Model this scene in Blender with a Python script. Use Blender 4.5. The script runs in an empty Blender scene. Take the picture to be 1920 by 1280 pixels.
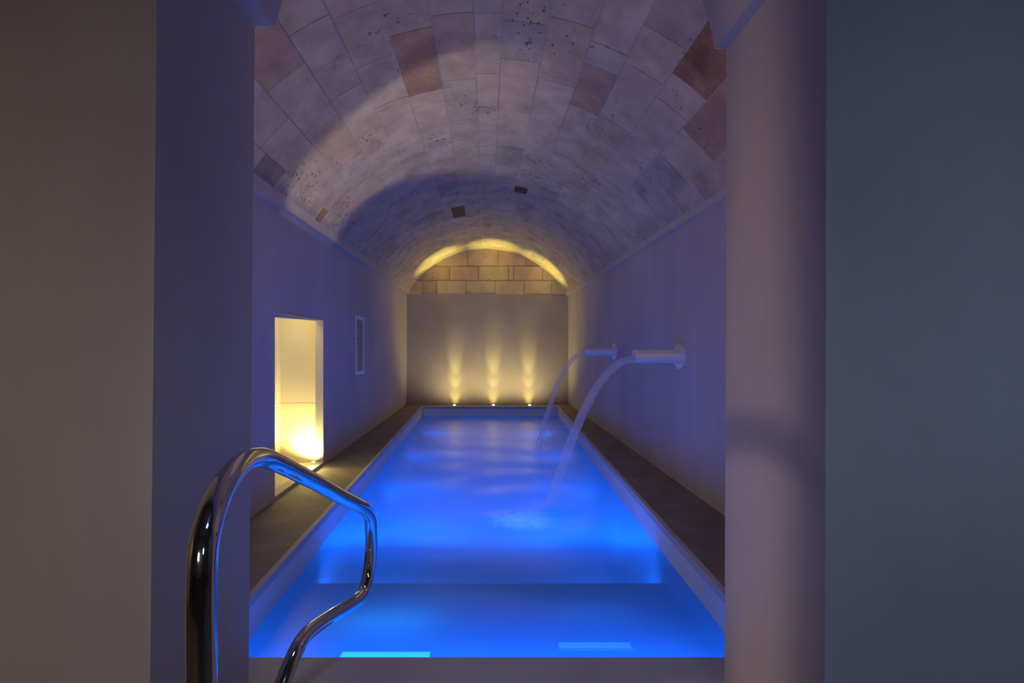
import bpy, bmesh, math, random
from mathutils import Vector, Matrix
S = bpy.context.scene
COL = S.collection
PI = math.pi
R_ = math.radians

# ------------------------------------------------------------------ camera
cam = bpy.data.cameras.new('camera')
cam.sensor_width = 36.0
cam.lens = 900.0 * 36.0 / 1920.0
cam.shift_x = (960 - 912.5) / 1920.0
cam.shift_y = 8.0 / 1920.0
cam.clip_start = 0.05
camo = bpy.data.objects.new('camera', cam)
COL.objects.link(camo)
camo.location = (0, 0, 1.5)
camo.rotation_euler = (PI / 2, 0, 0)
S.camera = camo

# ------------------------------------------------------------------ world / exposure
W = bpy.data.worlds.new('world')
S.world = W
W.use_nodes = True
W.node_tree.nodes['Background'].inputs[0].default_value = (0.010, 0.010, 0.016, 1)
W.node_tree.nodes['Background'].inputs[1].default_value = 0.5
S.view_settings.view_transform = 'Standard'
S.view_settings.look = 'None'
S.view_settings.exposure = 0.0
S.view_settings.gamma = 1.0
S.view_settings.use_curve_mapping = False
S.cycles.max_bounces = 10
S.cycles.diffuse_bounces = 6
S.cycles.glossy_bounces = 5
S.cycles.transparent_max_bounces = 12
S.cycles.sample_clamp_indirect = 6.0
S.cycles.caustics_reflective = False
S.cycles.caustics_refractive = False

# ------------------------------------------------------------------ lights
WARM = (1.0, 0.84, 0.19)
GOLD = (1.0, 0.78, 0.30)
CREAMY = (1.0, 0.82, 0.25)
BLUE = (0.004, 0.155, 1.0)
SOFT = (1.0, 0.69, 0.58)


def light(name, kind, loc, target, energy, color, size=0.05, size_y=None, spot=None, blend=1.0, spread=None):
    d = bpy.data.lights.new(name, kind)
    d.energy = energy
    d.color = color
    if kind == 'AREA':
        d.size = size
        if size_y:
            d.shape = 'RECTANGLE'
            d.size_y = size_y
        if spread:
            d.spread = R_(spread)
    else:
        d.shadow_soft_size = size
    if kind == 'SPOT':
        d.spot_size = R_(spot)
        d.spot_blend = blend
    o = bpy.data.objects.new(name, d)
    COL.objects.link(o)
    o.location = loc
    if target is not None:
        o.rotation_euler = (Vector(target) - Vector(loc)).to_track_quat('-Z', 'Y').to_euler()
    return o


# pool lights in the riser below the shallow platform, shining down the pool
for x, tx in ((-1.22, -1.45), (-0.5, -0.4), (0.5, 0.4), (1.25, 1.52)):
    light('underwater_lamp', 'AREA', (x, 4.04, -0.72), (tx, 7.0, -1.10), 11, BLUE, 0.22, 0.22)
for y, e in ((5.6, 10), (7.4, 8), (9.4, 8)):  # extra lamps added along the side walls to even out the blue
    light('underwater_lamp', 'AREA', (-1.43, y, -0.62), (0.0, y + .5, -1.3), e, BLUE, 0.22, 0.22)
    light('underwater_lamp', 'AREA', (1.50, y, -0.62), (0.0, y + .5, -1.3), e, BLUE, 0.22, 0.22)
# wide fill light added at the near pool wall to brighten the shallow platform
light('platform_fill', 'AREA', (0, 2.34, -0.35), (0, 4.3, -0.55), 17, BLUE, 2.5, 0.12, spread=130)
# three uplights at the foot of the end wall
UPX = (-0.81, 0.17, 1.08)
for x in UPX:
    light('uplight_beam', 'SPOT', (x, 11.87, 0.05), (x * 1.45 - .06, 11.86, 3.9), 900, WARM, 0.05, spot=24, blend=1.0)
    for aim, cone, e in ((0.70, 36, 21), (0.24, 54, 5.0), (1.25, 23, 76)):
        light('uplight_graze', 'SPOT', (x, 12.05, 0.05), (x, 12.39, aim), e, WARM, 0.012, spot=cone, blend=1.0)
    light('uplight_foot', 'SPOT', (x, 12.24, 0.02), (x, 12.39, 0.10), 1.2, WARM, 0.012, spot=80, blend=1.0)
    light('uplight_spill', 'SPOT', (x, 11.70, 0.05), (x, 12.39, 2.2), 44, GOLD, 0.04, spot=165, blend=1.0)
# soft fill lights added unseen behind the opening wall to lift the vault
light('vault_fill_soft', 'AREA', (1.62, 2.16, 2.1), (0.9, 6.0, 2.9), 7.6, SOFT, 0.5, 0.9)
light('vault_fill_soft', 'AREA', (-1.62, 2.16, 2.1), (-0.9, 6.0, 2.9), 7.6, SOFT, 0.5, 0.9)
# unseen spot added behind the right jamb to make the warm-white vault band
BAND_SRC, PAIM = Vector((1.78, 2.75, 1.30)), Vector((-1.8, 5.6, 3.30))
light('vault_band_spot', 'SPOT', BAND_SRC, PAIM, 195, (1.0, 0.78, 0.64), 0.003, spot=74, blend=1.0)
# side room behind the doorway
light('side_room_ceiling_lamp', 'AREA', (-2.36, 5.45, 2.02), (-2.36, 5.45, 0), 5.2, CREAMY, 0.35, 0.9)
light('side_room_floor_lamp', 'SPOT', (-2.22, 5.98, 0.07), (-2.24, 6.3, 1.05), 78, CREAMY, 0.03, spot=150, blend=0.8)
light('side_room_spill', 'SPOT', (-2.20, 5.93, 0.16), (-1.5, 5.0, 0.0), 16, CREAMY, 0.04, spot=120, blend=0.8)
# room in front of the opening
o = light('anteroom_lamp_warm', 'SPOT', (-2.75, 0.75, 1.20), (1.045, 1.88, 1.22), 110, (1.0, 0.72, 0.64), 0.12, spot=66, blend=0.9)
o.scale = (0.14, 1, 1)
light('anteroom_lamp_soft', 'AREA', (-0.6, -2.2, 1.2), (-1.6, 1.5, 1.1), 4.2, (1.0, 0.80, 0.76), 0.5, 0.5, spread=80)
light('rail_reflection_warm', 'SPOT', (-2.1, -0.6, 1.3), (-2.9, 0.2, 1.2), 16, (1.0, 0.66, 0.30), 0.08, spot=110)  # added to give the handrail a gold strip to reflect
light('rail_reflection_cool', 'SPOT', (0.3, -2.4, 1.3), (0.6, -3.2, 1.2), 8, (0.45, 0.80, 1.0), 0.08, spot=120)  # added to give the handrail a teal strip to reflect
light('sill_fill_cool', 'AREA', (0.1, 0.6, 3.6), (0.0, 2.0, 0.0), 1.6, (0.40, 0.56, 1.0), 0.4, 0.4, spread=60)  # overhead fill added to make the sill bluish
light('anteroom_lamp_cool', 'AREA', (1.2, -1.8, 1.6), (1.6, 1.5, 1.4), 5.6, (0.43, 0.57, 1.0), 0.5, 0.5, spread=95)

# ------------------------------------------------------------------ helpers


def tag(o, label=None, cat=None, group=None, kind=None):
    if label: o['label'] = label
    if cat: o['category'] = cat
    if group: o['group'] = group
    if kind: o['kind'] = kind
    return o


def obj(name, bm, mat, parent=None, smooth=False, loc=None):
    me = bpy.data.meshes.new(name)
    bm.normal_update()
    bm.to_mesh(me)
    bm.free()
    if smooth:
        me.polygons.foreach_set('use_smooth', [True] * len(me.polygons))
    if isinstance(mat, (list, tuple)):
        for m in mat: me.materials.append(m)
    elif mat:
        me.materials.append(mat)
    o = bpy.data.objects.new(name, me)
    COL.objects.link(o)
    if parent: o.parent = parent
    if loc: o.location = loc
    return o


def struct(name, bm, mat, label=None, cat=None, smooth=False):
    o = obj(name, bm, mat, None, smooth)
    o['kind'] = 'structure'
    if label: o['label'] = label
    if cat: o['category'] = cat
    return o


def thing(name, loc, label, cat, group=None, rot=(0, 0, 0)):
    o = bpy.data.objects.new(name, None)
    COL.objects.link(o)
    o.location = loc
    o.rotation_euler = rot
    return tag(o, label, cat, group)


def box(bm, x0, x1, y0, y1, z0, z1, bev=0.0):
    vs = [bm.verts.new((x, y, z)) for x in (x0, x1) for y in (y0, y1) for z in (z0, z1)]
    f = [(0, 1, 3, 2), (4, 6, 7, 5), (0, 4, 5, 1), (2, 3, 7, 6), (0, 2, 6, 4), (1, 5, 7, 3)]
    fs = [bm.faces.new([vs[i] for i in q]) for q in f]
    if bev:
        es = {e for q in fs for e in q.edges}
        bmesh.ops.bevel(bm, geom=list(es), offset=bev, segments=2, profile=0.5, affect='EDGES')


def hexa(bm, p):
    """eight corners: bottom ring 0-3, top ring 4-7"""
    v = [bm.verts.new(q) for q in p]
    for q in ((3, 2, 1, 0), (4, 5, 6, 7), (0, 1, 5, 4), (1, 2, 6, 5), (2, 3, 7, 6), (3, 0, 4, 7)):
        bm.faces.new([v[i] for i in q])


def lathe(bm, prof, seg=40, axis='Z', cap=True):
    """prof: list of (radius, height); revolved about an axis"""
    rings = []
    for r, h in prof:
        ring = []
        for k in range(seg):
            a = 2 * PI * k / seg
            if axis == 'Z': co = (r * math.cos(a), r * math.sin(a), h)
            elif axis == 'X': co = (h, r * math.cos(a), r * math.sin(a))
            else: co = (r * math.sin(a), h, r * math.cos(a))
            ring.append(bm.verts.new(co))
        rings.append(ring)
    for a, b in zip(rings, rings[1:]):
        for k in range(seg):
            bm.faces.new((a[k], a[(k + 1) % seg], b[(k + 1) % seg], b[k]))
    if cap:
        if prof[0][0] > 1e-5: bm.faces.new(list(reversed(rings[0])))
        if prof[-1][0] > 1e-5: bm.faces.new(rings[-1])


def catmull(pts, n=10):
    P = [Vector(p) for p in pts]
    P = [P[0] * 2 - P[1]] + P + [P[-1] * 2 - P[-2]]
    out = []
    for i in range(1, len(P) - 2):
        a, b, c, d = P[i - 1:i + 3]
        for k in range(n):
            t = k / n
            out.append(0.5 * (2 * b + (c - a) * t + (2 * a - 5 * b + 4 * c - d) * t * t + (3 * b - a - 3 * c + d) * t ** 3))
    out.append(P[-2])
    return out


def tube(bm, path, rad, seg=20, cap=True):
    """rad: number or list; path: list of Vectors"""
    n = len(path)
    rads = rad if isinstance(rad, (list, tuple)) else [rad] * n
    up = Vector((1, 0, 0))
    prev = None
    for i, p in enumerate(path):
        t = (path[min(i + 1, n - 1)] - path[max(i - 1, 0)]).normalized()
        u = (up - t * up.dot(t)).normalized()
        up = u
        w = t.cross(u)
        r = rads[i]
        rx, ry = r if isinstance(r, tuple) else (r, r)
        ring = [bm.verts.new(p + u * (rx * math.cos(2 * PI * k / seg)) + w * (ry * math.sin(2 * PI * k / seg))) for k in range(seg)]
        if prev:
            for k in range(seg):
                bm.faces.new((prev[k], prev[(k + 1) % seg], ring[(k + 1) % seg], ring[k]))
        elif cap:
            bm.faces.new(list(reversed(ring)))
        prev = ring
    if cap: bm.faces.new(prev)


# ------------------------------------------------------------------ materials
def mat(name):
    m = bpy.data.materials.new(name)
    m.use_nodes = True
    nt = m.node_tree
    return m, nt, nt.nodes, nt.links, nt.nodes['Principled BSDF']


def surf(name, c0, c1, scale=2.0, rough=0.85, bump=0.15, fine=60.0, streak=1.0, attr=None, pits=0.0, spec=0.3, metallic=0.0):
    """mottled plaster / stone: two tones, cloudy noise, fine grain bump, optional per-block tint and pits"""
    m, nt, N, L, B = mat(name)
    tc = N.new('ShaderNodeTexCoord')
    mp = N.new('ShaderNodeMapping')
    mp.inputs['Scale'].default_value = (1, 1, streak)
    L.new(tc.outputs['Object'], mp.inputs[0])
    n1 = N.new('ShaderNodeTexNoise'); n1.inputs['Scale'].default_value = scale; n1.inputs['Detail'].default_value = 6; n1.inputs['Roughness'].default_value = 0.6
    n2 = N.new('ShaderNodeTexNoise'); n2.inputs['Scale'].default_value = fine; n2.inputs['Detail'].default_value = 4
    L.new(mp.outputs[0], n1.inputs['Vector']); L.new(mp.outputs[0], n2.inputs['Vector'])
    rp = N.new('ShaderNodeValToRGB')
    rp.color_ramp.elements[0].position = 0.32; rp.color_ramp.elements[1].position = 0.68
    rp.color_ramp.elements[0].color = (*c0, 1); rp.color_ramp.elements[1].color = (*c1, 1)
    L.new(n1.outputs['Fac'], rp.inputs['Fac'])
    col = rp.outputs['Color']
    if attr:
        at = N.new('ShaderNodeAttribute'); at.attribute_name = attr
        mx = N.new('ShaderNodeMixRGB'); mx.blend_type = 'MULTIPLY'; mx.inputs[0].default_value = 1.0
        L.new(col, mx.inputs[1]); L.new(at.outputs['Color'], mx.inputs[2])
        col = mx.outputs[0]
        st = N.new('ShaderNodeAttribute'); st.attribute_name = 'stain'
        ns = N.new('ShaderNodeTexNoise'); ns.inputs['Scale'].default_value = 2.6; ns.inputs['Detail'].default_value = 7; ns.inputs['Roughness'].default_value = 0.65
        L.new(tc.outputs['Object'], ns.inputs['Vector'])
        sr = N.new('ShaderNodeMapRange'); sr.inputs['From Min'].default_value = 0.36; sr.inputs['From Max'].default_value = 0.60
        L.new(ns.outputs['Fac'], sr.inputs['Value'])
        sm = N.new('ShaderNodeMath'); sm.operation = 'MULTIPLY'
        L.new(sr.outputs[0], sm.inputs[0]); L.new(st.outputs['Fac'], sm.inputs[1])
        sx = N.new('ShaderNodeMixRGB'); L.new(sm.outputs[0], sx.inputs[0]); L.new(col, sx.inputs[1]); sx.inputs[2].default_value = (0.20, 0.105, 0.062, 1)
        col = sx.outputs[0]
    h = n2.outputs['Fac']
    if pits:
        vo = N.new('ShaderNodeTexVoronoi'); vo.inputs['Scale'].default_value = 15.0; vo.inputs['Randomness'].default_value = 1.0
        nw = N.new('ShaderNodeTexNoise'); nw.inputs['Scale'].default_value = 25.0
        ad = N.new('ShaderNodeMixRGB'); ad.blend_type = 'ADD'; ad.inputs[0].default_value = 0.12
        L.new(tc.outputs['Object'], ad.inputs[1]); L.new(nw.outputs['Color'], ad.inputs[2]); L.new(tc.outputs['Object'], nw.inputs['Vector'])
        L.new(ad.outputs[0], vo.inputs['Vector'])
        big = N.new('ShaderNodeTexNoise'); big.inputs['Scale'].default_value = 1.7; big.inputs['Detail'].default_value = 3
        L.new(tc.outputs['Object'], big.inputs['Vector'])
        th = N.new('ShaderNodeMapRange')   # pit radius, only in some places
        th.inputs['From Min'].default_value = 0.42; th.inputs['From Max'].default_value = 0.72
        th.inputs['To Min'].default_value = 0.0; th.inputs['To Max'].default_value = pits
        L.new(big.outputs['Fac'], th.inputs['Value'])
        lt = N.new('ShaderNodeMath'); lt.operation = 'LESS_THAN'
        L.new(vo.outputs['Distance'], lt.inputs[0]); L.new(th.outputs[0], lt.inputs[1])
        pm = N.new('ShaderNodeMixRGB'); pm.blend_type = 'MIX'
        sc = N.new('ShaderNodeMath'); sc.operation = 'MULTIPLY'; sc.inputs[1].default_value = 0.75
        L.new(lt.outputs[0], sc.inputs[0]); L.new(sc.outputs[0], pm.inputs[0])
        L.new(col, pm.inputs[1]); pm.inputs[2].default_value = (0.06, 0.045, 0.04, 1)
        col = pm.outputs[0]
        sb = N.new('ShaderNodeMath'); sb.operation = 'SUBTRACT'
        L.new(h, sb.inputs[0]); L.new(lt.outputs[0], sb.inputs[1])
        h = sb.outputs[0]
    L.new(col, B.inputs['Base Color'])
    B.inputs['Roughness'].default_value = rough
    B.inputs['Specular IOR Level'].default_value = spec
    B.inputs['Metallic'].default_value = metallic
    bp = N.new('ShaderNodeBump'); bp.inputs['Strength'].default_value = bump; bp.inputs['Distance'].default_value = 0.01
    L.new(h, bp.inputs['Height']); L.new(bp.outputs[0], B.inputs['Normal'])
    return m


PLASTER = surf('plaster', (0.50, 0.455, 0.43), (0.58, 0.535, 0.51), 1.6, 0.9, 0.12, 40, 0.4)
PIER = surf('pier_plaster', (0.50, 0.46, 0.43), (0.58, 0.54, 0.51), 1.3, 0.9, 0.16, 34, 0.5)
ENDPL = surf('end_plaster', (0.40, 0.35, 0.31), (0.47, 0.42, 0.375), 1.1, 0.9, 0.12, 40, 1.0)
VAULT = surf('vault_stone', (0.40, 0.345, 0.268), (0.62, 0.535, 0.41), 3.6, 0.95, 0.30, 55, 1.0, attr='tone', pits=0.30)
MORTAR = surf('mortar', (0.56, 0.50, 0.42), (0.64, 0.57, 0.48), 5.0, 0.95, 0.2, 50)
BRICK = surf('end_stone', (0.60, 0.47, 0.33), (0.76, 0.61, 0.43), 3.0, 0.95, 0.6, 30, 1.0, attr='tone', pits=0.25)
DECK = surf('deck_stone', (0.20, 0.17, 0.145), (0.30, 0.255, 0.215), 3.5, 0.75, 0.25, 22, 1.0, spec=0.3)
COPING = surf('coping_stone', (0.50, 0.46, 0.44), (0.58, 0.54, 0.52), 3.0, 0.7, 0.08, 40)
SILL = surf('sill_stone', (0.50, 0.46, 0.44), (0.58, 0.54, 0.52), 3.0, 0.35, 0.04, 40, spec=0.5)
BASIN = surf('pool_plaster', (0.66, 0.70, 0.72), (0.74, 0.78, 0.80), 0.9, 0.9, 0.05, 30)
CREAM = surf('cream_plaster', (0.66, 0.60, 0.50), (0.74, 0.68, 0.57), 1.2, 0.85, 0.06, 40)
ANTE = surf('anteroom_plaster', (0.45, 0.41, 0.38), (0.53, 0.49, 0.46), 1.3, 0.9, 0.1, 30)
DARK = surf('dark_void', (0.012, 0.012, 0.015), (0.02, 0.02, 0.024), 3.0, 0.8, 0.05, 30)


def plain(name, c, rough=0.4, metallic=0.0, spec=0.5):
    m, nt, N, L, B = mat(name)
    n = N.new('ShaderNodeTexNoise'); n.inputs['Scale'].default_value = 25
    tc = N.new('ShaderNodeTexCoord'); L.new(tc.outputs['Object'], n.inputs['Vector'])
    mr = N.new('ShaderNodeMapRange'); mr.inputs['To Min'].default_value = rough * 0.85; mr.inputs['To Max'].default_value = rough * 1.15
    L.new(n.outputs['Fac'], mr.inputs['Value']); L.new(mr.outputs[0], B.inputs['Roughness'])
    B.inputs['Base Color'].default_value = (*c, 1)
    B.inputs['Metallic'].default_value = metallic
    B.inputs['Specular IOR Level'].default_value = spec
    return m


STEEL = plain('polished_steel', (0.66, 0.63, 0.57), 0.07, 1.0)
SATIN = plain('satin_steel', (0.62, 0.62, 0.64), 0.32, 1.0)
PAINT = plain('white_enamel', (0.74, 0.74, 0.76), 0.35)
GRILLE = plain('white_grille', (0.72, 0.74, 0.80), 0.45)


def glow(name, c, s):
    m, nt, N, L, B = mat(name)
    B.inputs['Base Color'].default_value = (*c, 1)
    B.inputs['Emission Color'].default_value = (*c, 1)
    B.inputs['Emission Strength'].default_value = s
    return m


LENS = glow('uplight_lens', (1.0, 0.88, 0.55), 14.0)
WLENS = glow('underwater_lens', (0.05, 0.42, 1.0), 5.0)
WLENS2 = glow('underwater_lens_dim', (0.10, 0.30, 1.0), 1.7)
SLENS = glow('side_room_lens', (1.0, 0.80, 0.42), 12.0)


def water_mat(name='pool_water', foam=None):
    m, nt, N, L, B = mat(name)
    N.remove(B)
    out = N['Material Output']
    tc = N.new('ShaderNodeTexCoord')
    mp = N.new('ShaderNodeMapping'); mp.inputs['Scale'].default_value = (0.7, 1.6, 1)
    L.new(tc.outputs['Object'], mp.inputs[0])
    n = N.new('ShaderNodeTexNoise'); n.inputs['Scale'].default_value = 1.9; n.inputs['Detail'].default_value = 4; n.inputs['Roughness'].default_value = 0.55
    L.new(mp.outputs[0], n.inputs['Vector'])
    bp = N.new('ShaderNodeBump'); bp.inputs['Strength'].default_value = 0.10; bp.inputs['Distance'].default_value = 0.05
    L.new(n.outputs['Fac'], bp.inputs['Height'])
    tr = N.new('ShaderNodeBsdfTransparent'); tr.inputs[0].default_value = (0.50, 0.84, 1.0, 1)
    df = N.new('ShaderNodeBsdfTranslucent'); df.inputs[0].default_value = (0.35, 0.66, 0.95, 1)
    m1 = N.new('ShaderNodeMixShader'); m1.inputs[0].default_value = 0.74
    L.new(tr.outputs[0], m1.inputs[1]); L.new(df.outputs[0], m1.inputs[2])
    if foam:   # bubbles thin out from the middle of the churned patch
        sb = N.new('ShaderNodeVectorMath'); sb.operation = 'SUBTRACT'; sb.inputs[1].default_value = (*foam[:2], ZW)
        L.new(tc.outputs['Object'], sb.inputs[0])
        ms = N.new('ShaderNodeVectorMath'); ms.operation = 'MULTIPLY'; ms.inputs[1].default_value = (1 / foam[2], 1 / foam[3], 0)
        L.new(sb.outputs[0], ms.inputs[0])
        vl = N.new('ShaderNodeVectorMath'); vl.operation = 'LENGTH'; L.new(ms.outputs[0], vl.inputs[0])
        nf = N.new('ShaderNodeTexNoise'); nf.inputs['Scale'].default_value = 9; nf.inputs['Detail'].default_value = 5
        L.new(tc.outputs['Object'], nf.inputs['Vector'])
        ns = N.new('ShaderNodeMath'); ns.operation = 'MULTIPLY_ADD'; ns.inputs[1].default_value = 0.5; ns.inputs[2].default_value = -0.25
        L.new(nf.outputs['Fac'], ns.inputs[0])
        ds = N.new('ShaderNodeMath'); ds.operation = 'ADD'; L.new(vl.outputs['Value'], ds.inputs[0]); L.new(ns.outputs[0], ds.inputs[1])
        fd = N.new('ShaderNodeMapRange'); fd.interpolation_type = 'SMOOTHSTEP'
        fd.inputs['From Min'].default_value = 0.25; fd.inputs['From Max'].default_value = 0.85
        fd.inputs['To Min'].default_value = 1.0; fd.inputs['To Max'].default_value = 0.0
        L.new(ds.outputs[0], fd.inputs['Value'])
        wh = N.new('ShaderNodeBsdfTranslucent'); wh.inputs[0].default_value = (0.97, 0.97, 0.98, 1)
        wd = N.new('ShaderNodeBsdfDiffuse'); wd.inputs[0].default_value = (0.95, 0.95, 0.97, 1)
        w2 = N.new('ShaderNodeMixShader'); w2.inputs[0].default_value = 0.12
        L.new(wh.outputs[0], w2.inputs[1]); L.new(wd.outputs[0], w2.inputs[2])
        m0 = N.new('ShaderNodeMixShader'); L.new(fd.outputs[0], m0.inputs[0]); L.new(m1.outputs[0], m0.inputs[1]); L.new(w2.outputs[0], m0.inputs[2])
        m1 = m0
    gl = N.new('ShaderNodeBsdfGlossy'); gl.inputs['Roughness'].default_value = 0.27; gl.inputs[0].default_value = (1, 1, 1, 1)
    L.new(bp.outputs[0], gl.inputs['Normal'])
    fr = N.new('ShaderNodeFresnel'); fr.inputs['IOR'].default_value = 1.33
    L.new(bp.outputs[0], fr.inputs['Normal'])
    m2 = N.new('ShaderNodeMixShader')
    L.new(fr.outputs[0], m2.inputs[0]); L.new(m1.outputs[0], m2.inputs[1]); L.new(gl.outputs[0], m2.inputs[2])
    L.new(m2.outputs[0], out.inputs['Surface'])
    return m


ZW = -0.24                     # water level
WATER = water_mat()
FOAMC = (0.36, 4.78, 0.46, 0.40)   # middle and half-size of the churned patch
FOAM = water_mat('churned_water', FOAMC)


def jet_mat(name, op, back=0.5, fade=False):
    """aerated falling water: streaky, partly see-through, white bubbles scatter the light"""
    m, nt, N, L, B = mat(name)
    N.remove(B)
    out = N['Material Output']
    tc = N.new('ShaderNodeTexCoord')
    n = N.new('ShaderNodeTexNoise'); n.inputs['Scale'].default_value = 14; n.inputs['Detail'].default_value = 3
    L.new(tc.outputs['Object'], n.inputs['Vector'])
    mr = N.new('ShaderNodeMapRange'); mr.inputs['To Min'].default_value = op * 0.88; mr.inputs['To Max'].default_value = op * 1.12
    L.new(n.outputs['Fac'], mr.inputs['Value'])
    tr = N.new('ShaderNodeBsdfTransparent')
    d = N.new('ShaderNodeBsdfDiffuse'); d.inputs[0].default_value = (0.92, 0.93, 0.95, 1)
    t = N.new('ShaderNodeBsdfTranslucent'); t.inputs[0].default_value = (0.92, 0.93, 0.95, 1)
    a = N.new('ShaderNodeMixShader'); a.inputs[0].default_value = back
    L.new(d.outputs[0], a.inputs[1]); L.new(t.outputs[0], a.inputs[2])
    b = N.new('ShaderNodeMixShader')
    fac = mr.outputs[0]
    if fade:   # bubbles thin out from the middle of the patch
        vl = N.new('ShaderNodeVectorMath'); vl.operation = 'LENGTH'; L.new(tc.outputs['Object'], vl.inputs[0])
        fd = N.new('ShaderNodeMapRange'); fd.inputs['From Min'].default_value = 0.05; fd.inputs['From Max'].default_value = 0.32
        fd.inputs['To Min'].default_value = 1.0; fd.inputs['To Max'].default_value = 0.0
        L.new(vl.outputs['Value'], fd.inputs['Value'])
        fm = N.new('ShaderNodeMath'); fm.operation = 'MULTIPLY'; L.new(fac, fm.inputs[0]); L.new(fd.outputs[0], fm.inputs[1])
        fac = fm.outputs[0]
    L.new(fac, b.inputs[0]); L.new(tr.outputs[0], b.inputs[1]); L.new(a.outputs[0], b.inputs[2])
    L.new(b.outputs[0], out.inputs['Surface'])
    return m


JET = jet_mat('aerated_water', 0.32)

# ------------------------------------------------------------------ dimensions (metres; camera at the origin, y down the pool)
XL, XR = -2.06, 2.10           # inner faces of the long walls
YN, YF = 2.10, 12.39           # back of the opening wall, end wall
YA = 1.48                      # front face of the opening wall
PN, PF = 2.285, 11.84          # pool, near and far edge
ZW = -0.24                     # water level
RV, ZC, XC = 2.423, 1.577, 0.02
TILT = 0.0145


def pl(y): return -1.413 - 0.0192 * (y - 2.878)
def pr(y): return 1.441 + 0.0352 * (y - 2.887)


def vpt(s, y, r=RV):
    a = s / RV
    x = XC + r * math.sin(a)
    return (x, y, ZC + r * math.cos(a) - TILT * (x - XC))


SMAX = RV * math.asin(2.08 / RV)
SL, SR = -RV * math.asin(2.00 / RV), RV * math.asin(2.03 / RV)    # where the stone starts above each long wall

# ------------------------------------------------------------------ floor (deck round the pool and the room in front)
bm = bmesh.new()


def slab(p, z0=-0.045, z1=0.0):
    hexa(bm, [(x, y, z0) for x, y in p] + [(x, y, z1) for x, y in p])


E0 = 0.035   # the coping strip covers this much of the edge
slab([(-3.0, -3.2), (3.0, -3.2), (3.0, YN), (-3.0, YN)])
slab([(-3.0, YN), (3.0, YN), (3.0, PN), (-3.0, PN)])
slab([(XL - 0.6, PN), (pl(PN), PN), (pl(PF), PF), (XL - 0.6, PF)])
slab([(pr(PN), PN), (XR + 0.2, PN), (XR + 0.2, PF), (pr(PF), PF)])
slab([(XL - 0.6, PF), (XR + 0.2, PF), (XR + 0.2, YF + 0.1), (XL - 0.6, YF + 0.1)])
struct('floor', bm, DECK, 'dark rough stone deck running round the blue pool', 'floor')

# coping strips
bm = bmesh.new()
hexa(bm, [(pl(PN) - .022, PN, -.045), (pl(PN) + .018, PN, -.045), (pl(PF) + .018, PF, -.045), (pl(PF) - .022, PF, -.045),
          (pl(PN) - .022, PN, .012), (pl(PN) + .018, PN, .012), (pl(PF) + .018, PF, .012), (pl(PF) - .022, PF, .012)])
struct('trim_1', bm, COPING, 'pale stone coping strip along the pool edge beside the lit doorway', 'coping')
bm = bmesh.new()
hexa(bm, [(pr(PN) - .018, PN, -.045), (pr(PN) + .022, PN, -.045), (pr(PF) + .022, PF, -.045), (pr(PF) - .018, PF, -.045),
          (pr(PN) - .018, PN, .012), (pr(PN) + .022, PN, .012), (pr(PF) + .022, PF, .012), (pr(PF) - .018, PF, .012)])
struct('trim_2', bm, COPING, 'pale stone coping strip along the pool edge below the water spouts', 'coping')
bm = bmesh.new()
box(bm, pl(PF) - .022, pr(PF) + .022, PF - .018, PF + .06, -.035, .012, .004)
struct('trim_3', bm, COPING, 'pale stone ledge edge in front of the three uplights', 'coping')
bm = bmesh.new()
box(bm, -1.42, 1.43, PN - 0.75, PN + .012, -.05, .012, .004)
struct('trim_4', bm, SILL, 'pale stone sill at the near end of the pool', 'coping')

# ------------------------------------------------------------------ pool basin: walls, shallow platform, deep floor
bm = bmesh.new()
ZP, ZB, YP = -0.47, -1.30, 3.98      # platform level, bottom, platform edge
T = 0.18


def quadbox(y0, y1, x0a, x1a, x0b, x1b, z0, z1):
    hexa(bm, [(x0a, y0, z0), (x1a, y0, z0), (x1b, y1, z0), (x0b, y1, z0),
              (x0a, y0, z1), (x1a, y0, z1), (x1b, y1, z1), (x0b, y1, z1)])


quadbox(PN, PF, pl(PN) - T, pl(PN), pl(PF) - T, pl(PF), ZB, -0.045)
quadbox(PN, PF, pr(PN), pr(PN) + T, pr(PF), pr(PF) + T, ZB, -0.045)
box(bm, pl(PN) - T, pr(PN) + T, PN - T, PN, ZB, -0.051)
box(bm, pl(PF) - T, pr(PF) + T, PF, PF + T, ZB, -0.045)
quadbox(PN, YP, pl(PN) - .02, pr(PN) + .02, pl(YP) - .02, pr(YP) + .02, ZB, ZP)
quadbox(PN, PF, pl(PN) - .1, pr(PN) + .1, pl(PF) - .1, pr(PF) + .1, ZB - .1, ZB)
o = struct('pool_basin', bm, BASIN, 'white plaster pool basin filled with blue lit water', 'pool basin')

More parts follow.
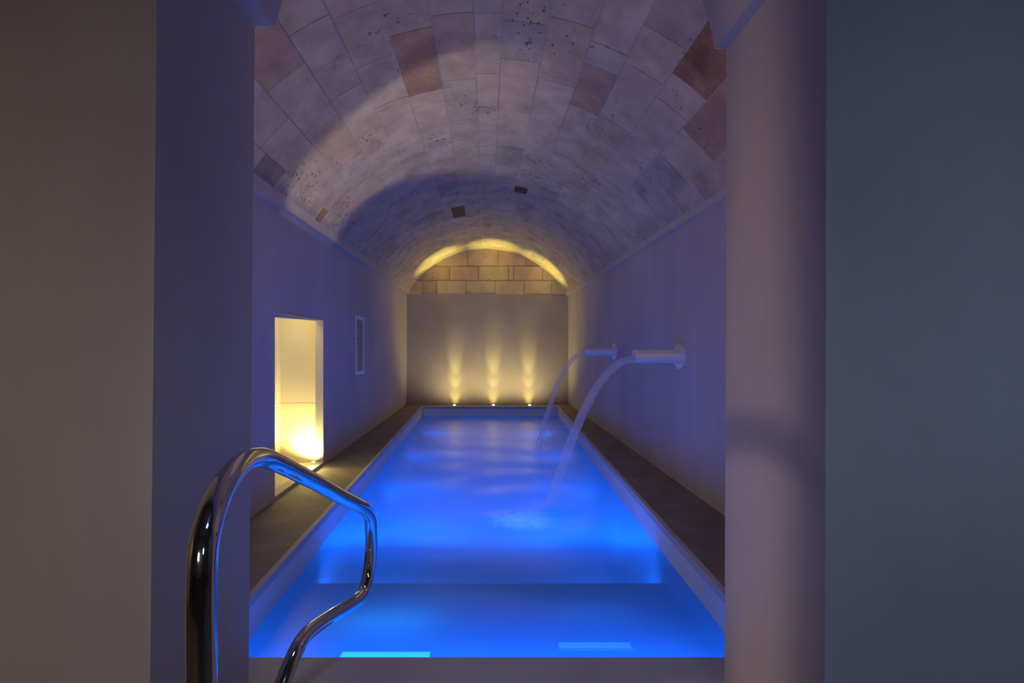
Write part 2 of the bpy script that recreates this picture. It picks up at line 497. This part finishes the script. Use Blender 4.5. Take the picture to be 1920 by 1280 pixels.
# ------------------------------------------------------------------ water surface (a thin closed sheet, gently rippled)
bm = bmesh.new()
rnd = random.Random(4)
NY, NX = 240, 80
grid = []
for j in range(NY + 1):
    y = PN + (PF - PN) * j / NY
    row = []
    for i in range(NX + 1):
        x = pl(y) + (pr(y) - pl(y)) * i / NX
        d = math.hypot(x - 0.62, (y - 5.1))
        z = 0.004 * math.sin(3.1 * x + 2.3 * y) * math.sin(1.7 * y - 1.1 * x) + 0.003 * math.sin(7 * y + 2 * x)
        z += 0.010 * math.cos(9 * d) * math.exp(-d * 0.9)
        row.append((x, y, ZW + z))
    grid.append(row)
bf = bmesh.new()
vw, vf = {}, {}
for j in range(NY):
    for i in range(NX):
        q = [(j, i), (j, i + 1), (j + 1, i + 1), (j + 1, i)]
        cx0, cy0 = grid[j][i][0] + .02, grid[j][i][1] + .02
        foamy = math.hypot((cx0 - FOAMC[0]) / FOAMC[2], (cy0 - FOAMC[1]) / FOAMC[3]) < 1.12
        tb, tv = (bf, vf) if foamy else (bm, vw)
        for k in q:
            if k not in tv:
                co = Vector(grid[k[0]][k[1]])
                e = math.hypot((co.x - FOAMC[0]) / FOAMC[2], (co.y - FOAMC[1]) / FOAMC[3])
                if e < 1: co.z += (1 - e * e) * (.006 + rnd.uniform(0, .016))
                tv[k] = tb.verts.new(co)
        tb.faces.new([tv[k] for k in q])
fo_ = obj('foam_patch', bf, FOAM, smooth=True)
wt = obj('pool_water', bm, WATER, smooth=True)
tag(wt, 'glowing blue water filling the long pool under the vault', 'water', kind='stuff')

fo_.parent = wt
fo_['label'] = 'pale churned foam where the nearer jet lands'

# ------------------------------------------------------------------ long walls
D0, D1, DH = 4.67, 6.05, 1.80        # doorway in the left wall
bm = bmesh.new()
WT = 0.10
ZS_L, ZS_R = vpt(-SMAX, 5)[2], vpt(SMAX, 5)[2]
box(bm, XL - WT, XL, YN, D0, 0, ZS_L)
box(bm, XL - WT, XL, D1, YF + .1, 0, ZS_L)
hexa(bm, [(XL - WT, D0, DH - .02), (XL, D0, DH - .02), (XL, D1, DH + .01), (XL - WT, D1, DH + .01),
          (XL - WT, D0, ZS_L), (XL, D0, ZS_L), (XL, D1, ZS_L), (XL - WT, D1, ZS_L)])
struct('wall_left', bm, PLASTER, 'plain plastered long wall with the lit doorway and vent', 'wall')
bm = bmesh.new()
box(bm, XR, XR + 0.15, YN, YF + .1, 0, ZS_R)
struct('wall_right', bm, PLASTER, 'plain plastered long wall carrying the two water spouts', 'wall')

# doorway: thin plaster edge, threshold and the cream side room behind it
bm = bmesh.new()
box(bm, XL - WT, XL + .006, D0 + 0.0, D1, 0.0, 0.035, .003)
struct('trim_5', bm, COPING, 'stone threshold of the lit doorway', 'threshold')
bm = bmesh.new()
box(bm, XL - .03, XL + .008, D0 - .02, D1 + .02, DH + .012, DH + .036, .003)
struct('trim_6', bm, PLASTER, 'thin plaster edge above the lit doorway', 'trim')
bm = bmesh.new()
RX = -2.64
box(bm, RX - .08, RX, 3.9, D1 + .2, -.02, 0.765)
box(bm, RX - .08, RX + .0, 3.9, D1 + .2, 0.775, 2.15)
box(bm, RX - .075, RX - .004, 3.9, D1 + .2, 0.765, 0.775)
box(bm, RX, XL - WT, 6.14, 6.22, -.02, 0.765)
box(bm, RX, XL - WT, 6.14, 6.22, 0.775, 2.15)
box(bm, RX, XL - WT, 6.144, 6.22, 0.765, 0.775)
box(bm, RX, XL - WT, 3.82, 3.9, -.02, 2.15)
box(bm, RX - .08, XL - WT, 3.82, 6.22, 2.10, 2.18)
box(bm, RX, XL - WT, 3.9, 6.14, -.02, 0.004)
struct('wall_side_room', bm, CREAM, 'warmly lit cream walls of the small room behind the doorway', 'wall')

# side room floor lamp
t = thing('floor_uplight', (-2.20, 6.09, 0.004), 'small round floor uplight glowing in the corner of the doorway room', 'floor light')
bm = bmesh.new(); lathe(bm, [(0.034, 0), (0.034, 0.018), (0.026, 0.022), (0.026, 0.012)], 28, cap=False)
obj('ring', bm, SATIN, t)
bm = bmesh.new(); lathe(bm, [(0.026, 0.012), (0.020, 0.018), (0.0001, 0.020)], 28, cap=False)
obj('lens', bm, SLENS, t)

# ------------------------------------------------------------------ vault: individual blocks on a mortar shell
rnd = random.Random(11)
bm = bmesh.new()
cl = bm.loops.layers.color.new('tone')
st_ = bm.loops.layers.color.new('stain')


def patch(s0, s1, y0, y1, tone, lift, ns=4, mi=0, skirt=True, stain=0.0):
    lo = []
    for j in range(2):
        y = (y0, y1)[j]
        lo.append([bm.verts.new(vpt(s0 + (s1 - s0) * i / ns, y, RV - lift)) for i in range(ns + 1)])
    fs = []
    for i in range(ns):
        fs.append(bm.faces.new((lo[0][i], lo[1][i], lo[1][i + 1], lo[0][i + 1])))
    if skirt:
        r2 = RV + .002
        loop = [(s0 + (s1 - s0) * i / ns, y0) for i in range(ns + 1)] + [(s1 - (s1 - s0) * i / ns, y1) for i in range(ns + 1)]
        top = lo[0] + lo[1][::-1]
        bot = [bm.verts.new(vpt(a, b, r2)) for a, b in loop]
        n = len(top)
        for i in range(n):
            k = (i + 1) % n
            fs.append(bm.faces.new((top[i], top[k], bot[k], bot[i])))
    for f in fs:
        f.material_index = mi
        for l in f.loops:
            l[cl] = (*tone, 1)
            l[st_] = (stain, stain, stain, 1)


# mortar shell with an outside thickness
NS = 60
for i in range(NS):
    s0 = SL + (SR - SL) * i / NS; s1 = SL + (SR - SL) * (i + 1) / NS
    a, b = vpt(s0, YN), vpt(s1, YN); c, d = vpt(s1, YF + .1), vpt(s0, YF + .1)
    e, f_, g, h = vpt(s0, YN, RV + .18), vpt(s1, YN, RV + .18), vpt(s1, YF + .1, RV + .18), vpt(s0, YF + .1, RV + .18)
    va = [bm.verts.new(q) for q in (a, b, c, d, e, f_, g, h)]
    for q in ((0, 3, 2, 1), (4, 5, 6, 7), (0, 1, 5, 4), (2, 3, 7, 6)):
        f = bm.faces.new([va[k] for k in q]); f.material_index = 1
        for l in f.loops: l[cl] = (1, 1, 1, 1)
bounds = [-SMAX]
w = (SMAX - 0.10) / 7
bounds += [-SMAX + w * k for k in range(1, 8)]
bounds += [0.10 + w * k for k in range(0, 8)]
for k in range(1, len(bounds) - 1): bounds[k] += rnd.uniform(-.025, .025)
BROWN, RUST, PINK = (0.82, 0.66, 0.56), (0.55, 0.37, 0.30), (0.98, 0.86, 0.80)
special = {  # arc position: (joint pair, tone, stain)
    -0.53: (3.70, 4.60, (.95, .88, .82), .75), 1.60: (3.02, 3.60, (.9, .78, .70), 1.0), 0.92: (3.98, 4.66, (.95, .88, .84), .35), -1.62: (3.0, 3.55, (.95, .89, .86), .30),
    1.90: (3.2, 4.05, (.92, .84, .80), .55), -2.35: (4.05, 4.45, (.80, .78, .78), .35), -0.15: (7.5, 8.2, (1.05, 1.0, .98), .0), 0.0: (3.6, 4.4, (1.1, 1.06, 1.04), 0.0)}
for k in range(len(bounds) - 1):
    s0, s1 = bounds[k], bounds[k + 1]
    joints = [YN - rnd.uniform(0, .6)]
    while joints[-1] < YF + .1:
        joints.append(joints[-1] + rnd.choice((0.45, 0.62, 0.78, 0.85, 0.92)) * rnd.uniform(.92, 1.08))
    forced = [v for q, v in special.items() if s0 <= q < s1]
    for a, b, tn, sn in forced:
        joints = sorted([j for j in joints if j < a - .2 or j > b + .2] + [a, b])
    for a, b in zip(joints, joints[1:]):
        a, b = max(a, YN), min(b, YF + .08)
        if b - a < .05: continue
        v = rnd.gauss(1.0, .035)
        h = rnd.uniform(-.03, .05)
        tone = (v * (1 + h), v, v * (1 - h))
        r = rnd.random()
        if r < .10: tone = (v * 1.01, v * .97, v * .95)
        sv = rnd.choice((0, 0, 0, 0, .12, .25))
        for fa, fb, tn, sn in forced:
            if abs(fa - a) < 1e-4 and abs(fb - b) < 1e-4: tone, sv = tn, sn
        g = 0.004
        patch(max(s0 + g, SL), min(s1 - g, SR), a + g, b - g, tone, rnd.uniform(.004, .009), stain=sv)
# small chipped holes in the crown, and an iron stain near the foot of the vault
patch(-0.66, -0.42, 8.44, 9.10, (.8, .6, .5), .011, stain=.9)
patch(0.42, 0.62, 7.36, 7.62, (.6, .45, .38), .011, stain=1.0)
patch(-2.42, -2.20, 5.55, 5.70, (.9, .75, .62), .011, stain=.5)
fl, fr_ = vpt(SL, 5), vpt(SR, 5)
for x0, x1, z0, z1 in ((XL - .3, fl[0], ZS_L, fl[2]), (fr_[0], XR + .3, ZS_R, fr_[2])):
    n0 = len(bm.faces)
    box(bm, x0, x1, YN, YF + .1, z0, z1)
    bm.faces.ensure_lookup_table()
    for f in bm.faces[n0:]:
        f.material_index = 1
        for l in f.loops: l[cl] = (1, 1, 1, 1)
struct('ceiling', bm, [VAULT, MORTAR], 'barrel vault of pale pitted stone blocks over the pool', 'vault')

# ------------------------------------------------------------------ end wall: plastered lower part, coursed stone lunette
bm = bmesh.new()
ZT_L, ZT_R = 1.5 + 97.5 * YF / 900 + .01, 1.5 + 95.5 * YF / 900 - .005
hexa(bm, [(XL - .1, YF, 0), (XR + .1, YF, 0), (XR + .1, YF + .12, 0), (XL - .1, YF + .12, 0),
          (XL - .1, YF, ZT_L), (XR + .1, YF, ZT_R), (XR + .1, YF + .12, ZT_R), (XL - .1, YF + .12, ZT_L)])
struct('wall_end', bm, ENDPL, 'plastered end wall above the ledge, lit by three uplights', 'wall')
bm = bmesh.new()
cl = bm.loops.layers.color.new('tone')


def vz(x):
    q = RV * RV - (x - XC) ** 2
    return ZC + math.sqrt(max(q, 0)) - TILT * (x - XC)


def course(z0, z1, xs):
    for a, b in zip(xs, xs[1:]):
        v = rnd.gauss(1, .07); tone = (v, v * rnd.uniform(.93, 1.0), v * rnd.uniform(.85, 1.0))
        n = 6
        g = .007
        a2, b2 = a + g, b - g
        yf = YF + rnd.uniform(-.004, .012)
        lo, hi = [], []
        for i in range(n + 1):
            x = a2 + (b2 - a2) * i / n
            if abs(x - XC) > 2.1: x = XC + math.copysign(2.1, x - XC)
            top = min(z1 - g + rnd.uniform(-.006, .004), vz(x) + .03)
            bot = z0 + g + rnd.uniform(-.004, .006)
            if top <= bot: top = bot + .002
            lo.append((x, bot)); hi.append((x, top))
        ring = lo + hi[::-1]
        m = len(ring)
        fv = [bm.verts.new((x, yf, z)) for x, z in ring]
        bv = [bm.verts.new((x, YF + .05, z)) for x, z in ring]
        for i in range(n):
            f = bm.faces.new((fv[i], fv[i + 1], fv[m - 2 - i], fv[m - 1 - i]))
            for l in f.loops: l[cl] = (*tone, 1)
        for i in range(m):
            k = (i + 1) % m
            f = bm.faces.new((fv[k], fv[i], bv[i], bv[k]))
            for l in f.loops: l[cl] = (*tone, 1)


def zx(zoomx): return ((700 + zoomx / 3.048) - 912.5) * YF / 900


zA, zB, zD, zE = 2.815, 3.185, 3.555, 4.05
course(zA, zB, [-2.1] + [zx(q) for q in (280, 363, 530, 695, 862, 1020)] + [2.1])
course(zB, zD, [zx(q) for q in (240, 436, 600, 772, 802, 968, 1120)])
course(zD, zE, [zx(q) for q in (330, 540, 712, 870, 1010)])
f = bm.faces.new([bm.verts.new(q) for q in ((-2.2, YF + .022, 2.7), (2.2, YF + .022, 2.7), (2.2, YF + .022, 4.1), (-2.2, YF + .022, 4.1))])
for l in f.loops: l[cl] = (.8, .78, .76, 1)
struct('wall_lunette', bm, BRICK, 'coursed golden stone blocks filling the arch above the end wall', 'wall')

# ------------------------------------------------------------------ opening wall in front, with battered jambs and a low arch
bm = bmesh.new()
hole = [(-1.042, 0.0), (-1.014, 2.895), (-0.9275, 2.895)]
A, Bp = Vector((-0.9275, 2.895)), Vector((0.9975, 2.797))
hw = (Bp - A).length / 2
th = R_(11)
Ra = hw / math.cos(th)
mid = (A + Bp) / 2
ux = (Bp - A).normalized(); uz = Vector((-ux.y, ux.x))
cen = mid - uz * (Ra * math.sin(th))
NA = 40
for i in range(1, NA):
    a = PI - th - (PI - 2 * th) * i / NA
    q = cen + ux * (Ra * math.cos(a)) + uz * (Ra * math.sin(a))
    hole.append((q.x, q.y))
hole += [(0.9975, 2.797), (1.049, 2.797), (1.041, 0.0)]
outer = []
for (x, z) in hole:
    if z <= 2.9 and x < 0: outer.append((-2.9, z if z < 2.896 and x < -1.0 else 2.895))
    elif z <= 2.9 and x > 0: outer.append((2.9, z))
    else: outer.append((max(-2.9, min(2.9, x * 3.0)), 4.35))
# fan the face between the hole and the outline
fr = [bm.verts.new((x, YA, z)) for x, z in hole]; bk = [bm.verts.new((x, YN, z)) for x, z in hole]
fo = [bm.verts.new((x, YA, z)) for x, z in outer]; bo = [bm.verts.new((x, YN, z)) for x, z in outer]
for i in range(len(hole) - 1):
    for q in ((fr[i], fr[i + 1], fo[i + 1], fo[i]), (bk[i + 1], bk[i], bo[i], bo[i + 1]), (fr[i + 1], fr[i], bk[i], bk[i + 1])):
        try: bm.faces.new(q)
        except ValueError: pass
bmesh.ops.remove_doubles(bm, verts=bm.verts, dist=1e-5)
o = struct('wall_front', bm, PIER, 'thick plastered wall with the arched opening that frames the pool', 'wall')

# ------------------------------------------------------------------ room in front of the opening (seen only in reflections)
bm = bmesh.new(); box(bm, -3.0, -2.9, -3.2, YA, 0, 4.35); struct('wall_anteroom_left', bm, ANTE)
bm = bmesh.new(); box(bm, 2.9, 3.0, -3.2, YA, 0, 4.35); struct('wall_anteroom_right', bm, ANTE)
bm = bmesh.new(); box(bm, -3.0, 3.0, -3.3, -3.2, 0, 4.35); struct('wall_anteroom_back', bm, ANTE)
bm = bmesh.new(); box(bm, -3.0, 3.0, -3.3, YN, 4.35, 4.45); struct('ceiling_anteroom', bm, ANTE)

# ------------------------------------------------------------------ three uplights on the ledge
UPLAB = ('small round uplight on the far ledge, first from the wall with the doorway',
         'small round uplight on the far ledge, middle one of three',
         'small round uplight on the far ledge, nearest the wall with the water spouts')
for x, lab in zip(UPX, UPLAB):
    t = thing('ledge_uplight', (x, 12.05, 0.0), lab, 'uplight', 'uplights along the far ledge')
    bm = bmesh.new(); lathe(bm, [(0.052, 0), (0.052, 0.006), (0.040, 0.010), (0.034, 0.006)], 28, cap=False)
    obj('ring', bm, SATIN, t, True)
    bm = bmesh.new(); lathe(bm, [(0.034, 0.006), (0.028, 0.018), (0.014, 0.026), (0.0001, 0.028)], 28, cap=False)
    obj('lens', bm, LENS, t, True)

# ------------------------------------------------------------------ vent grille on the left wall
t = thing('wall_vent', (XL, 7.505, 1.04), 'tall pale louvred air vent on the wall past the lit doorway', 'vent')
VW, VH = 0.50, 0.935
bm = bmesh.new()
box(bm, 0.0, .018, 0, .055, 0, VH, .004); box(bm, 0.0, .018, VW - .055, VW, 0, VH, .004)
box(bm, 0.0, .018, .05, VW - .05, 0, .05, .004); box(bm, 0.0, .018, .05, VW - .05, VH - .05, VH, .004)
obj('frame', bm, GRILLE, t)
bm = bmesh.new(); box(bm, 0.001, .003, .05, VW - .05, .045, VH - .045); obj('backing', bm, DARK, t)
NSL = 26
for i in range(NSL):
    z = .05 + (VH - .10) * (i + .5) / NSL
    bm = bmesh.new()
    hexa(bm, [(.005, .05, z + .004), (.015, .05, z - .008), (.015, VW - .05, z - .008), (.005, VW - .05, z + .004),
              (.005, .05, z + .009), (.015, .05, z - .003), (.015, VW - .05, z - .003), (.005, VW - .05, z + .009)])
    obj('slat', bm, GRILLE, t)
bm = bmesh.new()
for k in (1, 2, 3):
    box(bm, .0145, .0165, .05 + k * .1 - .003, .05 + k * .1 + .003, .05, VH - .05)
obj('mullion', bm, GRILLE, t)

# ------------------------------------------------------------------ water spouts and their jets
SPOUTS = ((5.20, 1.385, 'round steel water spout on the long wall nearest the opening'),
          (7.86, 1.40, 'round steel water spout further along the long wall, nearer the end wall'))
for k, (y, z, lab) in enumerate(SPOUTS):
    t = thing('water_spout', (XR, y, z), lab, 'water spout', 'steel spouts on the long wall')
    bm = bmesh.new()
    lathe(bm, [(0.070, -0.026), (0.132, -0.026), (0.140, -0.020), (0.140, 0.0)], 48, 'X', cap=False)
    obj('flange', bm, PAINT, t, False)
    for q in range(6):
        a = PI / 6 + q * PI / 3
        bm = bmesh.new(); lathe(bm, [(0.0105, -0.036), (0.0105, -0.024)], 12, 'X')
        obj('bolt', bm, PAINT, t, False, (0, 0.108 * math.cos(a), 0.108 * math.sin(a)))
    bm = bmesh.new()
    lathe(bm, [(0.064, -0.40), (0.064, -0.505), (0.075, -0.505), (0.076, -0.50), (0.076, -0.035), (0.082, -0.026)], 48, 'X', cap=False)
    obj('pipe', bm, PAINT, t, True)
    bm = bmesh.new(); lathe(bm, [(0.064, -0.42), (0.0001, -0.42)], 32, 'X', cap=False)
    obj('bore', bm, DARK, t)
# the arcs of water
JETLAB = ('arc of white water falling from the nearer steel spout', 'thin arc of white water falling from the further steel spout')
for k, (y, z, lab) in enumerate(SPOUTS):
    x0 = XR - .508
    drop = z - .03 - ZW - .03
    reach = (0.90, 0.76)[k]
    path, rads = [], []
    n = 40
    for i in range(n + 1):
        u = i / n * 1.0
        s = u
        path.append(Vector((x0 - reach * s, y + .012 * math.sin(5 * s), z - .030 - drop * s * s)))
        r = (0.040 + 0.020 * s) if k == 0 else (0.036 + .012 * s)
        if i == 0: r *= .9
        rads.append((r * (1 + .08 * math.sin(9 * u)), r * .9))
    bm = bmesh.new(); tube(bm, path, rads, 20, cap=False)
    o = obj('water_jet', bm, JET, smooth=True)
    tag(o, JETLAB[k], 'water jet', 'arcs of falling water')

# ------------------------------------------------------------------ underwater lights on the shallow platform
for x0, x1, y, m, lab in ((-0.92, -0.36, 3.035, WLENS, 'bright cyan underwater strip light by the near pool edge, beside the handrail'),
                          (0.47, 0.94, 3.13, WLENS2, 'dim blue underwater strip light by the near pool edge, away from the handrail')):
    t = thing('underwater_light', ((x0 + x1) / 2, y, ZP), lab, 'pool light', 'strip lights under the near water')
    h = (x1 - x0) / 2
    bm = bmesh.new()
    box(bm, -h - .02, h + .02, -.045, -.030, 0, .018, .003); box(bm, -h - .02, h + .02, .030, .045, 0, .018, .003)
    box(bm, -h - .02, -h, -.03, .03, 0, .018, .003); box(bm, h, h + .02, -.03, .03, 0, .018, .003)
    obj('housing', bm, SATIN, t)
    bm = bmesh.new(); box(bm, -h, h, -.03, .03, 0, .016, .004); obj('lens', bm, m, t)

# ------------------------------------------------------------------ unseen mask added behind the right jamb, hole shaped to the vault band
t = thing('vault_band_mask', tuple(BAND_SRC), 'unseen dark mask with a shaped hole, added to cut the light band on the vault', 'light mask')
zq = (PAIM - BAND_SRC).normalized()
xq = zq.cross(Vector((0, 0, 1))).normalized(); yq = xq.cross(zq)
APL = ((-2.10, 6.45, 2.88), (-2.02, 6.50, 2.93), (-1.83, 6.29, 3.16), (-1.3, 6.32, 3.63), (-.71, 6.72, 3.9), (-.04, 7.01, 4.0), (.67, 6.9, 3.9), (1.34, 6.42, 3.59),
       (1.40, 5.0, 3.56), (.9, 3.9, 3.83), (-.06, 3.96, 4.0), (-.7, 4.23, 3.9), (-1.14, 4.41, 3.72), (-1.59, 4.56, 3.42), (-1.90, 4.64, 3.09), (-2.02, 4.80, 2.93), (-2.10, 4.84, 2.88))
DP = 0.14
ins = []
for q in APL:
    v = Vector(q) - BAND_SRC
    v = v * (DP / v.dot(zq))
    ins.append((v.dot(xq), v.dot(yq)))
RO = 0.27
cx_ = sum(p[0] for p in ins) / len(ins); cy_ = sum(p[1] for p in ins) / len(ins)
bm = bmesh.new()
iv, ov = [], []
for u, v in ins:
    d = math.hypot(u - cx_, v - cy_)
    iv.append(bm.verts.new(xq * u + yq * v + zq * DP))
    uu, vv = cx_ + (u - cx_) / d * RO, cy_ + (v - cy_) / d * RO
    ov.append(bm.verts.new(xq * uu + yq * vv + zq * DP))
n = len(ins)
bk_ = [bm.verts.new(v.co - zq * (DP + .05)) for v in ov]
for i in range(n):
    k = (i + 1) % n
    bm.faces.new((iv[i], iv[k], ov[k], ov[i]))
    bm.faces.new((ov[i], ov[k], bk_[k], bk_[i]))
bm.faces.new(bk_)
obj('housing', bm, DARK, t)

# dark inlets below the waterline of the far pool wall
for x, lab in ((-0.76, 'dark rectangular inlet under water in the far pool wall, nearer the doorway wall'),
               (1.03, 'dark rectangular inlet under water in the far pool wall, nearer the spouts')):
    t = thing('pool_inlet', (x, PF, -0.71), lab, 'pool inlet', 'inlets in the far pool wall')
    bm = bmesh.new()
    box(bm, -.18, -.155, -.02, -.001, 0, .44, .003); box(bm, .155, .18, -.02, -.001, 0, .44, .003)
    box(bm, -.155, .155, -.02, -.001, 0, .025, .003); box(bm, -.155, .155, -.02, -.001, .415, .44, .003)
    obj('frame', bm, SATIN, t)
    bm = bmesh.new(); box(bm, -.155, .155, -.010, -.002, .025, .415); obj('opening', bm, DARK, t)

# ------------------------------------------------------------------ stainless handrail at the pool steps
t = thing('pool_handrail', (-0.61, 1.03, 0.0), 'curved polished stainless steel handrail at the near end of the pool', 'handrail')


def px(x, y, d): return Vector(((x - 912.5) * d / 900, d, 1.5 - (y - 648) * d / 900))


RAIL = [(-.611, 1.03, 0.0), (-.611, 1.03, .45), (-.611, 1.03, .80), (-.612, 1.03, .95)]
RAIL += [tuple(px(*q)) for q in ((381, 1030, 1.04), (390, 985, 1.07), (406, 937, 1.13), (430, 893, 1.22), (461, 863, 1.35), (494, 858, 1.49), (530, 872, 1.61),
                                 (565, 890, 1.73), (600, 908, 1.86), (640, 931, 2.01), (668, 945, 2.12), (684, 954, 2.20), (694, 969, 2.28), (696, 995, 2.35), (696, 1030, 2.40),
                                 (692, 1070, 2.40), (684, 1103, 2.36), (674, 1121, 2.31), (656, 1134, 2.24), (625, 1153, 2.13), (596, 1172, 2.04), (574, 1190, 1.97),
                                 (558, 1214, 1.91), (543, 1246, 1.86), (528, 1285, 1.82))]
path = catmull(RAIL, 8)
last = path[-1]
dirv = (path[-1] - path[-4]).normalized()
k_end = (last.z - 0.0) / -dirv.z
for q in (.5, 1.0): path.append(last + dirv * (k_end * q))
bm = bmesh.new(); tube(bm, [p - Vector((-.61, 1.03, 0)) for p in path], 0.030, 28)
obj('rail', bm, STEEL, t, True)
for p in (path[0], path[-1]):
    bm = bmesh.new(); lathe(bm, [(0.031, .030), (0.040, .026), (0.062, .010), (0.066, .0)], 36, cap=False)
    obj('base_plate', bm, STEEL, t, True, (p.x + .61, p.y - 1.03, 0.012 if p.y > 1.6 else 0.0))
